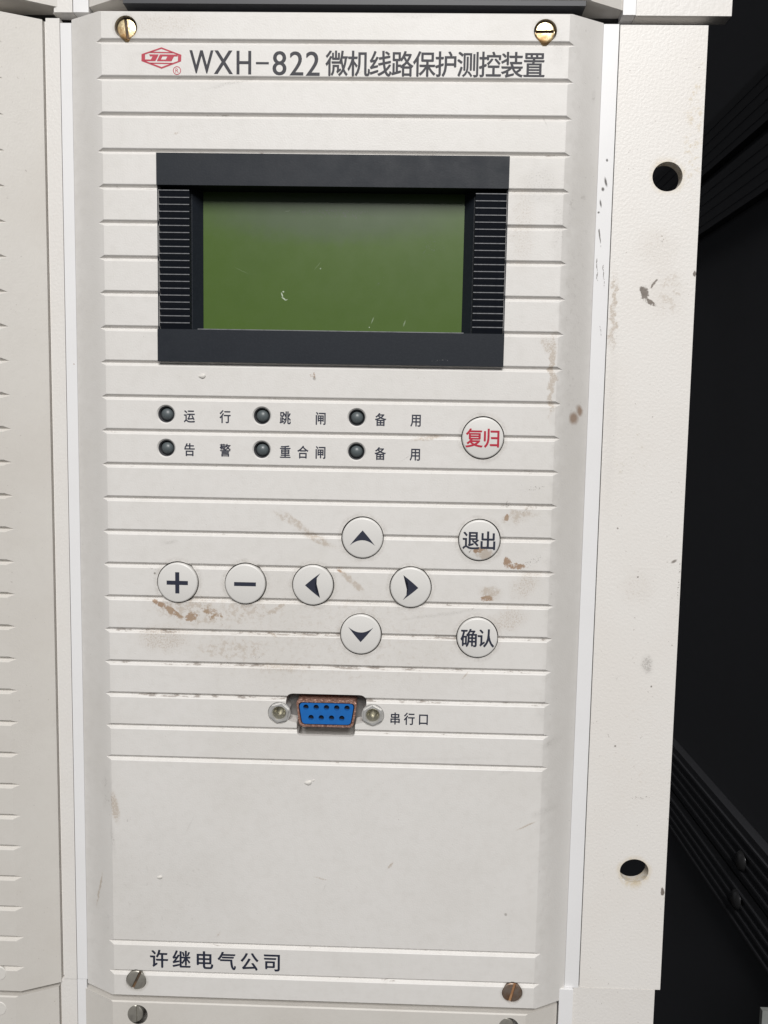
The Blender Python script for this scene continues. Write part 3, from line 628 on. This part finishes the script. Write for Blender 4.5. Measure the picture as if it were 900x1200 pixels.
# outline leans by a hair, as measured
for v in o.data.vertices:
    if v.co.x > 0.09: v.co.x += (-0.0006) * (v.co.z + 0.127) / 0.258 - 0.0 + 0.0003
c = bmesh.new(); prism(c, circ(85.7, 94.0, 3.85, 48, 3.7), 0, 12); prism(c, circ(85.85, -92.6, 3.95, 48, 3.4), 0, 12); cut(o, c)
tag(o, "long white mounting ear with two holes beside the dark cabinet", "mounting ear", GE)
o = obj("mounting_ear", bevel(box(bmesh.new(), 70.35, 93.2, 4.9, 8.3, -200, -127.45), 0.2, 2), m_ear2, None)
tag(o, "lower white mounting ear, set further left at the bottom edge", "mounting ear", GE)
o = obj("mounting_ear", bevel(box(bmesh.new(), 75.75, 99.6, 4.6, 9.0, 133.0, 220), 0.35, 3), m_ear2, None)
tag(o, "upper white mounting ear overhanging at the top right", "mounting ear", GE)

# ------------------------------------------------------------------ dark cabinet
cab = empty("equipment_cabinet", "black equipment cabinet interior to the right of the white ears", "cabinet", (140, 300, 0))
def panel(name, *a): b = bmesh.new(); box(b, a[0] - 140, a[1] - 140, a[2] - 300, a[3] - 300, a[4], a[5]); return obj(name, b, m_wall, cab)
panel("side_panel", 140.0, 142.0, -5, 620, -420, 420); panel("back_panel", -420, 139.9, 618, 622, -420, 420); panel("roof_panel", -420, 139.9, 20, 617.9, 420.1, 422)
GRL = "ribbed rails on the cabinet wall"
def rail(label, z0, z1, ribs, out=135.8):
    b = bmesh.new(); box(b, 136.6, 139.95, 12, 600, z0, z1); bevel(b, 0.5, 2)
    o = obj("cabinet_rail", b, m_rail); tag(o, label, "rail", GRL)
    rb = bmesh.new()
    for i in range(ribs):
        z = z0 + (z1 - z0) * (i + 0.8) / (ribs + 0.6); box(rb, out, 136.65, 12.5, 599, z - 0.45, z + 0.45)
    obj("rib", rb, m_rail, o)
    return o
r1 = rail("ribbed black rail running back on the wall, the upper of the bottom pair", -121.6, -103.0, 4)
r2 = rail("ribbed black rail running back on the wall, the lower of the bottom pair", -140.5, -122.6, 4)
r3 = rail("ribbed black rail high on the cabinet wall near the top right", 109.0, 127.5, 4, 136.5)
r4 = rail("topmost black rail on the cabinet wall at the top right corner", 131.8, 151.0, 4, 136.5)
bm_ = None
for r_, z, y in ((r1, -113.8, 53), (r2, -128.6, 55)):
    if bm_ is None:
        b = bmesh.new(); lathe(b, [(0, -1.7), (1.3, -1.65), (2.5, -1.3), (3.2, -0.5), (3.35, 0.0)], 28); bmesh.ops.rotate(b, matrix=Matrix.Rotation(math.radians(-90), 3, 'Z'), verts=b.verts)
        bm_ = obj("bolt", b, m_bolt, r_, (136.0, y, z), smooth=50).data
    else: obj("bolt", bm_, None, r_, (136.0, y, z))
b = bmesh.new(); box(b, 0, 14, 0, 1.6, -40, 0); box(b, 12.8, 14, 1.65, 14, -40, 0); bevel(b, 0.2, 1)
o = obj("angle_bracket", b, m_zinc, None, (123.6, 5.0, -132.7)); tag(o, "tip of a pale metal angle bracket at the bottom right corner", "bracket")
